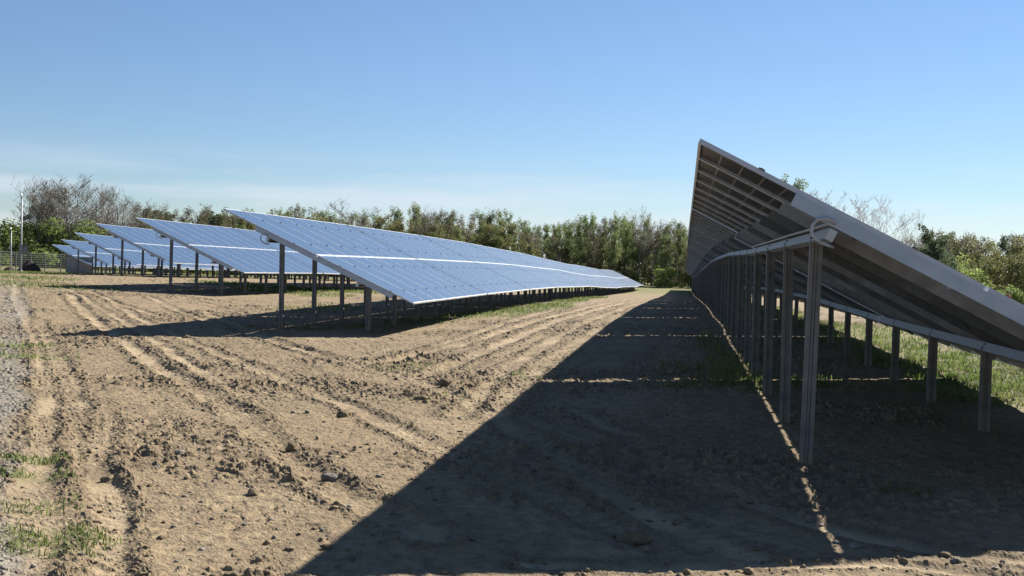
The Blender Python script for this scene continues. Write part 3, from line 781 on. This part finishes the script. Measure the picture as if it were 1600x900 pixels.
def at_pix(px, py, z):
    r = pix_ray(px, py); k = (z-EYE)/r.z
    return r.x*k, r.y*k
def on_ground(px, d):
    r = pix_ray(px); k = d/math.hypot(r.x, r.y); return r.x*k, r.y*k
def pole(name, px, d, top_py, rad, label, box):
    x, y = on_ground(px, d); g = gz(x, y)
    _, _, h = top_to_h(px, top_py, d)
    root = link(name, None, None, (x, y, g), (0, 0, R(-30))); tag(root, label, "camera pole")
    b = MB(); b.tube([(0, 0, -.4), (0, 0, 1.2), (0, 0, h-.1)], [rad, rad, rad*.8], 12, 0, cap=True); link("shaft", b.mesh("shaft", [M_POLE]), root)
    b = MB(); b.tube([(0, 0, 0.0), (0, 0, .10)], [rad*2.6, rad*1.8], 12, 0, cap=True); link("foot", b.mesh("foot", [M_WHITE]), root)
    b = MB(); b.tube([(0, 0, h-.12), (.22, -.1, h-.06)], .03, 8, 0, cap=True); link("bracket", b.mesh("bracket", [M_BOX]), root)
    b = MB(); b.tube([(.12, -.10, h-.02), (.13, -.11, h+.06), (.24, -.2, h+.05), (.25, -.21, h-.02)], [.03, .07, .065, .03], 10, 0, cap=True)
    link("camera_housing", b.mesh("camera_housing", [M_WHITE]), root)
    if box:
        b = MB(); b.box(.06, .50, -.16, .12, 1.05, 1.58, 0); b.box(.04, .52, -.18, .14, 1.58, 1.61, 0)
        bx = link("control_box", b.mesh("control_box", [M_BOX]), root)
        b = MB(); b.box(.09, .47, -.174, -.1615, 1.08, 1.55, 0); link("door", b.mesh("door", [noise_mat("box_door", (.13, .135, .14), (.16, .165, .17), 5, .5)]), bx)
        b = MB(); b.box(-.17, -.08, -.05, .05, -.4, 1.6, 0); link("support_post", b.mesh("support_post", [M_BOX]), root)
pole("camera_pole", 33, 70, 306, .042, "tall pale pole with a camera on top and a grey box", True)
pole("camera_pole", 17, 88, 358, .04, "shorter thin pale pole left of the taller one", False)

def fence(pts, h, label):
    x0, y0 = pts[0]
    root = link("wire_fence", None, None, (x0, y0, gz(x0, y0))); tag(root, label, "fence")
    g0 = gz(x0, y0); wires = MB(); k = 0
    pm = MB(); pm.box(-.035, .035, -.035, .035, -.4, h, 0); pm.box(-.045, .045, -.045, .045, h, h+.03, 0); pmesh = pm.mesh("fence_post", [M_WIRE])
    prev = None
    for (ax, ay), (bx, by) in zip(pts[:-1], pts[1:]):
        n = max(1, int(math.hypot(bx-ax, by-ay)/2.6))
        for i in range(n):
            x = ax+(bx-ax)*i/n; y = ay+(by-ay)*i/n; z = gz(x, y)
            link("fence_post", pmesh, root, (x-x0, y-y0, z-g0), (0, 0, math.atan2(by-ay, bx-ax)))
            q = Vector((x-x0, y-y0, z-g0))
            if prev is not None:
                for w in range(9):
                    zz = .08+(h-.14)*w/8; wires.tube([prev+Vector((0, 0, zz)), q+Vector((0, 0, zz))], .012 if w not in (0, 8) else .022, 3, 0)
                for w in range(1, 22):
                    p = prev.lerp(q, w/22); wires.tube([p+Vector((0, 0, .08)), p+Vector((0, 0, h-.06))], .007, 3, 0)
            prev = q
    link("wire_mesh", wires.mesh("wire_mesh", [M_WIRE]), root)
FP = [on_ground(-60, 96), on_ground(0, 104), on_ground(70, 112), on_ground(140, 119), on_ground(230, 128)]
fence(FP, 1.75, "grey wire mesh fence in front of the shrubs at far left")

def soil_heap(px, d, rx, ry, h, label, seed):
    x, y = on_ground(px, d); b = MB(); n = 28; m = 12; g = np.random.default_rng(seed); vs = []; 
    for i in range(m+1):
        f = i/m
        for j in range(n):
            a = 2*math.pi*j/n; k = 1+.22*float(vnoise(np.array(math.cos(a)*1.7+seed), np.array(math.sin(a)*1.7), seed))
            z = h*(1-f**1.7)*(1+.25*(float(vnoise(np.array(math.cos(a)*f*3+9), np.array(math.sin(a)*f*3+4), seed+2))-.5)) - (.25 if i == m else 0)
            vs.append((rx*f*k*math.cos(a), ry*f*k*math.sin(a), z + float(g.normal(0, .025))*(i < m)))
    fs = [(i*n+j, i*n+(j+1) % n, (i+1)*n+(j+1) % n, (i+1)*n+j) for i in range(m) for j in range(n)]
    b.add(vs, [tuple(reversed(f)) for f in fs], 0, False)
    o = link("soil_heap", b.mesh("soil_heap", [M_HEAP]), None, (x, y, gz(x, y))); tag(o, label, "soil heap")
soil_heap(45, 92, .95, .8, .88, "dark heap of soil behind the tall camera pole", 3)
soil_heap(14, 94, .5, .5, .38, "small dark soil heap left of the bigger one", 5)

def cabinet(px, d, w, h, label):
    x, y = on_ground(px, d); root = link("steel_cabinet", None, None, (x, y, gz(x, y)), (0, 0, R(29))); tag(root, label, "cabinet")
    b = MB(); pts = []; nrib = 12
    for i in range(nrib):
        u = -w/2 + w*i/nrib; s_ = w/nrib
        pts += [(u, 0), (u+s_*.4, 0), (u+s_*.5, -.05), (u+s_*.9, -.05)]
    pts.append((w/2, 0))
    poly = pts + [(w/2, 1.2), (-w/2, 1.2)]
    b.prism(poly, 'z', -.3, h, 0); link("wall", b.mesh("wall", [M_CAB]), root)
    b = MB(); b.box(-w/2-.05, w/2+.05, -.1, 1.25, h, h+.06, 0); link("lid", b.mesh("lid", [M_CAB]), root)
cabinet(125, 108, 2.3, 1.5, "grey ribbed steel cabinet under the farthest left table")

# ------------------------------------------------------------------ person in red far off at right
def person(px, d, head_py, label):
    x, y = on_ground(px, d); _, _, h = top_to_h(px, head_py, d)
    s = h/1.75
    root = link("person", None, None, (x, y, gz(x, y)), (0, 0, R(200))); root.scale = (s, s, s); tag(root, label, "person")
    me = bpy.data.meshes.new("body"); o = link("body", me, root)
    V = [(0,0,.95),(0,0,1.15),(0,0,1.35),(0,.01,1.47),(0,.01,1.54),(0,0,1.65),
         (-.10,0,.90),(-.11,.02,.50),(-.11,0,.09),(-.11,-.14,.04),(.10,0,.90),(.12,.0,.50),(.13,.03,.09),(.13,-.11,.04),
         (-.19,0,1.40),(-.25,.02,1.13),(-.24,-.12,.90),(-.24,-.16,.82),(.19,0,1.40),(.26,.02,1.13),(.27,-.06,.88),(.27,-.08,.80)]
    Rr = [.14,.13,.16,.09,.055,.095,.095,.065,.045,.04,.095,.065,.045,.04,.065,.05,.038,.04,.065,.05,.038,.04]
    E_ = [(0,1),(1,2),(2,3),(3,4),(4,5),(0,6),(6,7),(7,8),(8,9),(0,10),(10,11),(11,12),(12,13),(2,14),(14,15),(15,16),(16,17),(2,18),(18,19),(19,20),(20,21)]
    me.from_pydata(V, E_, []); me.update()
    sk = o.modifiers.new("skin", 'SKIN'); o.modifiers.new("sub", 'SUBSURF').levels = 1
    o.modifiers["sub"].render_levels = 1
    for i, r in enumerate(Rr): me.skin_vertices[0].data[i].radius = (r, r*.8); 
    me.skin_vertices[0].data[0].use_root = True
    dg = bpy.context.evaluated_depsgraph_get(); dg.update()
    m2 = bpy.data.meshes.new_from_object(o.evaluated_get(dg)); o.modifiers.clear(); o.data = m2
    mats = [noise_mat("skin_tone", (.42, .26, .19), (.46, .29, .21), 9, .6), noise_mat("red_jacket", (.34, .02, .022), (.40, .035, .03), 9, .8), noise_mat("dark_trousers", (.02, .022, .03), (.03, .032, .04), 9, .9)]
    m2.materials.clear()
    for m in mats: m2.materials.append(m)
    for p in m2.polygons:
        z = p.center.z; p.material_index = 0 if (z > 1.49 or (z < .87 and abs(p.center.x) > .19)) else (1 if z > .88 else 2); p.use_smooth = True
    b = MB(); vs = []; n = 12
    for i in range(6):
        t = math.pi*.5*i/5
        for j in range(n):
            a = 2*math.pi*j/n; vs.append((.105*math.cos(a)*math.cos(t), .02+.115*math.sin(a)*math.cos(t), 1.665+.10*math.sin(t)))
    b.add(vs, [(i*n+j, i*n+(j+1) % n, (i+1)*n+(j+1) % n, (i+1)*n+j) for i in range(5) for j in range(n)], 0, True)
    link("hair", b.mesh("hair", [noise_mat("dark_hair", (.012, .010, .009), (.02, .017, .014), 20, .7)]), root)
person(1576, 70, 455, "person in a red jacket standing beyond the low edge of the right row")

# ------------------------------------------------------------------ stones and clods
def soil_h(xs, ys):
    h, gv, gm, dk, lt = micro(xs, ys); return ground(xs, ys)+h, gv, gm, dk
def ico(sub):
    bm = bmesh.new(); bmesh.ops.create_icosphere(bm, subdivisions=sub, radius=1)
    v = np.array([p.co[:] for p in bm.verts]); f = np.array([[q.index for q in p.verts] for p in bm.faces]); bm.free(); return v, f
ICO1, ICO2, ICO3 = ico(1), ico(2), ico(3)
M_CLOD = noise_mat("clod_soil", (.12, .091, .058), (.25, .19, .122), 3.3, .95, bump=.6, bscale=40, detail=8, spec=.1)
M_STONE = noise_mat("pebble_stone", (.11, .10, .09), (.26, .235, .20), 5, .85, bump=.3, bscale=40, spec=.2)
def scatter_stones(n, name, mat, label, seed, smin, smax, pw, keep):
    g = np.random.default_rng(seed)
    r = 4.4*(60/4.4)**(g.uniform(0, 1, n*6)**.85); a = R(-8.9) + g.uniform(R(-32), R(32), n*6)
    x = r*np.sin(a); y = r*np.cos(a)
    z, gv, gm, dk = soil_h(x, y)
    ok = g.uniform(0, 1, n*6) < keep(gv, gm, dk, x, y)
    x, y, z = x[ok][:n], y[ok][:n], z[ok][:n]; m = len(x)
    s = smin*(smax/smin)**(g.uniform(0, 1, m)**pw)
    v0, f0 = ICO1
    V = v0[None]*g.uniform(.45, 1.4, (m, len(v0), 1))
    sc = np.stack([s*g.uniform(.7, 1.4, m), s*g.uniform(.7, 1.4, m), s*g.uniform(.45, .9, m)], 1)
    V = V*sc[:, None]; th = g.uniform(0, 6.283, m); c, sn = np.cos(th)[:, None], np.sin(th)[:, None]
    X = V[..., 0]*c - V[..., 1]*sn; Y = V[..., 0]*sn + V[..., 1]*c
    P = np.stack([X + x[:, None], Y + y[:, None], V[..., 2] + (z + s*.12)[:, None]], -1).reshape(-1, 3)
    F = (f0[None] + (np.arange(m)*len(v0))[:, None, None]).reshape(-1, 3)
    o = link(name, cloud_mesh(name, P, F, mat)); tag(o, label, "loose soil" if 'clod' in name else "gravel", kind="stuff")
scatter_stones(11000, "soil_crumbs", M_CLOD, "small loose crumbs and clods of soil strewn over the ruts", 5, .004, .030, 2.8, lambda gv, gm, dk, x, y: (.05 + .95*dk)*(1-.8*gv))
scatter_stones(4500, "pebbles", M_STONE, "small pale pebbles scattered on the bare ground", 8, .005, .026, 2.5, lambda gv, gm, dk, x, y: .12 + .85*gv + .2*dk)
def big_stone(px, py, size, kind, label, seed, flat=.65):
    x, y = at_pix(px, py, 0); z = float(soil_h(np.array([x]), np.array([y]))[0][0])
    g = np.random.default_rng(seed); v, f = ICO3
    d = v + g.normal(size=3)*.2
    n = (vnoise(v[:, 0]*1.7+seed, v[:, 1]*1.7+v[:, 2]*1.3, seed)-.5)*.75 + (vnoise(v[:, 0]*4+seed, v[:, 1]*4-v[:, 2]*3, seed+1)-.5)*.35
    P = v*(1+n)[:, None]*np.array([1.15, .9, flat])*size
    mat = M_CLOD if kind == 'soil_clod' else M_STONE
    o = link(kind, cloud_mesh(kind, P, f, mat), None, (x, y, z+size*flat*.35), (0, 0, seed)); tag(o, label, "clod" if kind == 'soil_clod' else "stone")
for a in [
 (167, 746, .042, 'soil_clod', "round dark clod alone on smooth sand at lower left", 1),
 (279, 708, .040, 'stone', "pointed grey stone right of the lower left wheel rut", 2),
 (246, 731, .028, 'stone', "small pale-topped stone between two wheel ruts at lower left", 3),
 (698, 602, .075, 'soil_clod', "largest brown clod in the open lane mid photo", 4),
 (735, 605, .05, 'soil_clod', "brown clod just right of the largest one in the lane", 5),
 (658, 624, .06, 'soil_clod', "dark clod in front of the largest brown one in the lane", 6),
 (538, 650, .055, 'soil_clod', "dark clod on the sandy ground left of the panel shadow", 7),
 (457, 702, .055, 'soil_clod', "dark clod at the top of the rut beside the shadow edge", 8),
 (515, 745, .05, 'stone', "blunt stone in the crumbly strip beside the shadow edge", 9),
 (990, 832, .075, 'soil_clod', "broad flat lump of soil lying in the shade near the front", 10),
 (1337, 843, .034, 'stone', "pale round stone at the lit front edge of the shade", 11),
 (1478, 856, .03, 'soil_clod', "dark upright clod on the sunlit strip at lower right", 12),
 (1493, 864, .028, 'stone', "pale stone right beside the upright dark clod at lower right", 13),
 (1375, 893, .032, 'stone', "grey stone at the bottom edge of the photo at right", 14),
 (925, 602, .05, 'stone', "pale lump on the bright sun stripe across the shade", 15),
 (162, 523, .06, 'soil_clod', "dark clod in front of the shadow tip at left", 16),
 (292, 526, .07, 'soil_clod', "dark clod below the middle of the left shadow", 17),
 (395, 773, .04, 'soil_clod', "dark clod on the smooth patch at lower left centre", 18),
]: big_stone(*a)

# ------------------------------------------------------------------ grass blades
M_GRASS = leaf_mat("grass_blades", (.085, .14, .028), (.20, .235, .075), 0, .45)
def grass():
    g = np.random.default_rng(21); xs = []; ys = []; hs = []; ws = []
    for gx, gy, rx, ry, de in GRASS:
        dist = math.hypot(gx, gy)
        n = int(min(8000, de*rx*ry*(8500 if dist < 12 else 1800 if dist < 22 else 900)))
        u = g.uniform(-1.25, 1.25, n); v = g.uniform(-1.25, 1.25, n); ok = u*u+v*v < 1.4
        u, v = u[ok], v[ok]; x = gx+u*rx; y = gy+v*ry
        keep = fbm(x/.22, y/.22, 3, 33) > .40 + .12*(u*u+v*v)
        x, y = x[keep], y[keep]
        xs.append(x); ys.append(y); tall = (.075 if dist < 10 else .13)*(1.45 if -1 < gx < 2 and 13 < gy < 24 else 1)
        hs.append(tall*g.uniform(.35, 1.25, len(x))); ws.append(np.full(len(x), .0024 + .00024*dist)*g.uniform(.7, 1.3, len(x)))
    x, y, h, w = map(np.concatenate, (xs, ys, hs, ws)); n = len(x)
    z = soil_h(x, y)[0]
    a = g.uniform(0, 6.283, n); ln = g.uniform(.15, .8, n)*h; dx, dy = np.cos(a), np.sin(a); px, py = -dy, dx
    def pt(f, side, fw):
        return np.stack([x + dx*ln*f**1.7 + px*w*fw*side, y + dy*ln*f**1.7 + py*w*fw*side, z - .01 + h*(f-.25*f*f)], -1)
    V = np.stack([pt(0, -1, 1), pt(0, 1, 1), pt(.5, 1, .85), pt(.5, -1, .85), pt(1, 0, 0)], 1).reshape(-1, 3)
    b = (np.arange(n)*5)[:, None]
    q = (b + np.array([0, 1, 2, 3])).astype(np.int32); t = (b + np.array([3, 2, 4])).astype(np.int32)
    me = bpy.data.meshes.new("grass"); me.vertices.add(len(V)); me.vertices.foreach_set('co', V.ravel().astype(np.float32))
    lp = np.concatenate([q.ravel(), t.ravel()]); st = np.concatenate([np.arange(n)*4, n*4+np.arange(n)*3]).astype(np.int32)
    me.loops.add(len(lp)); me.loops.foreach_set('vertex_index', lp); me.polygons.add(len(st)); me.polygons.foreach_set('loop_start', st)
    me.update(calc_edges=True); me.materials.append(M_GRASS)
    o = link("grass", me); tag(o, "thin green grass growing in patches on the bare soil", "grass", kind="stuff")
grass()
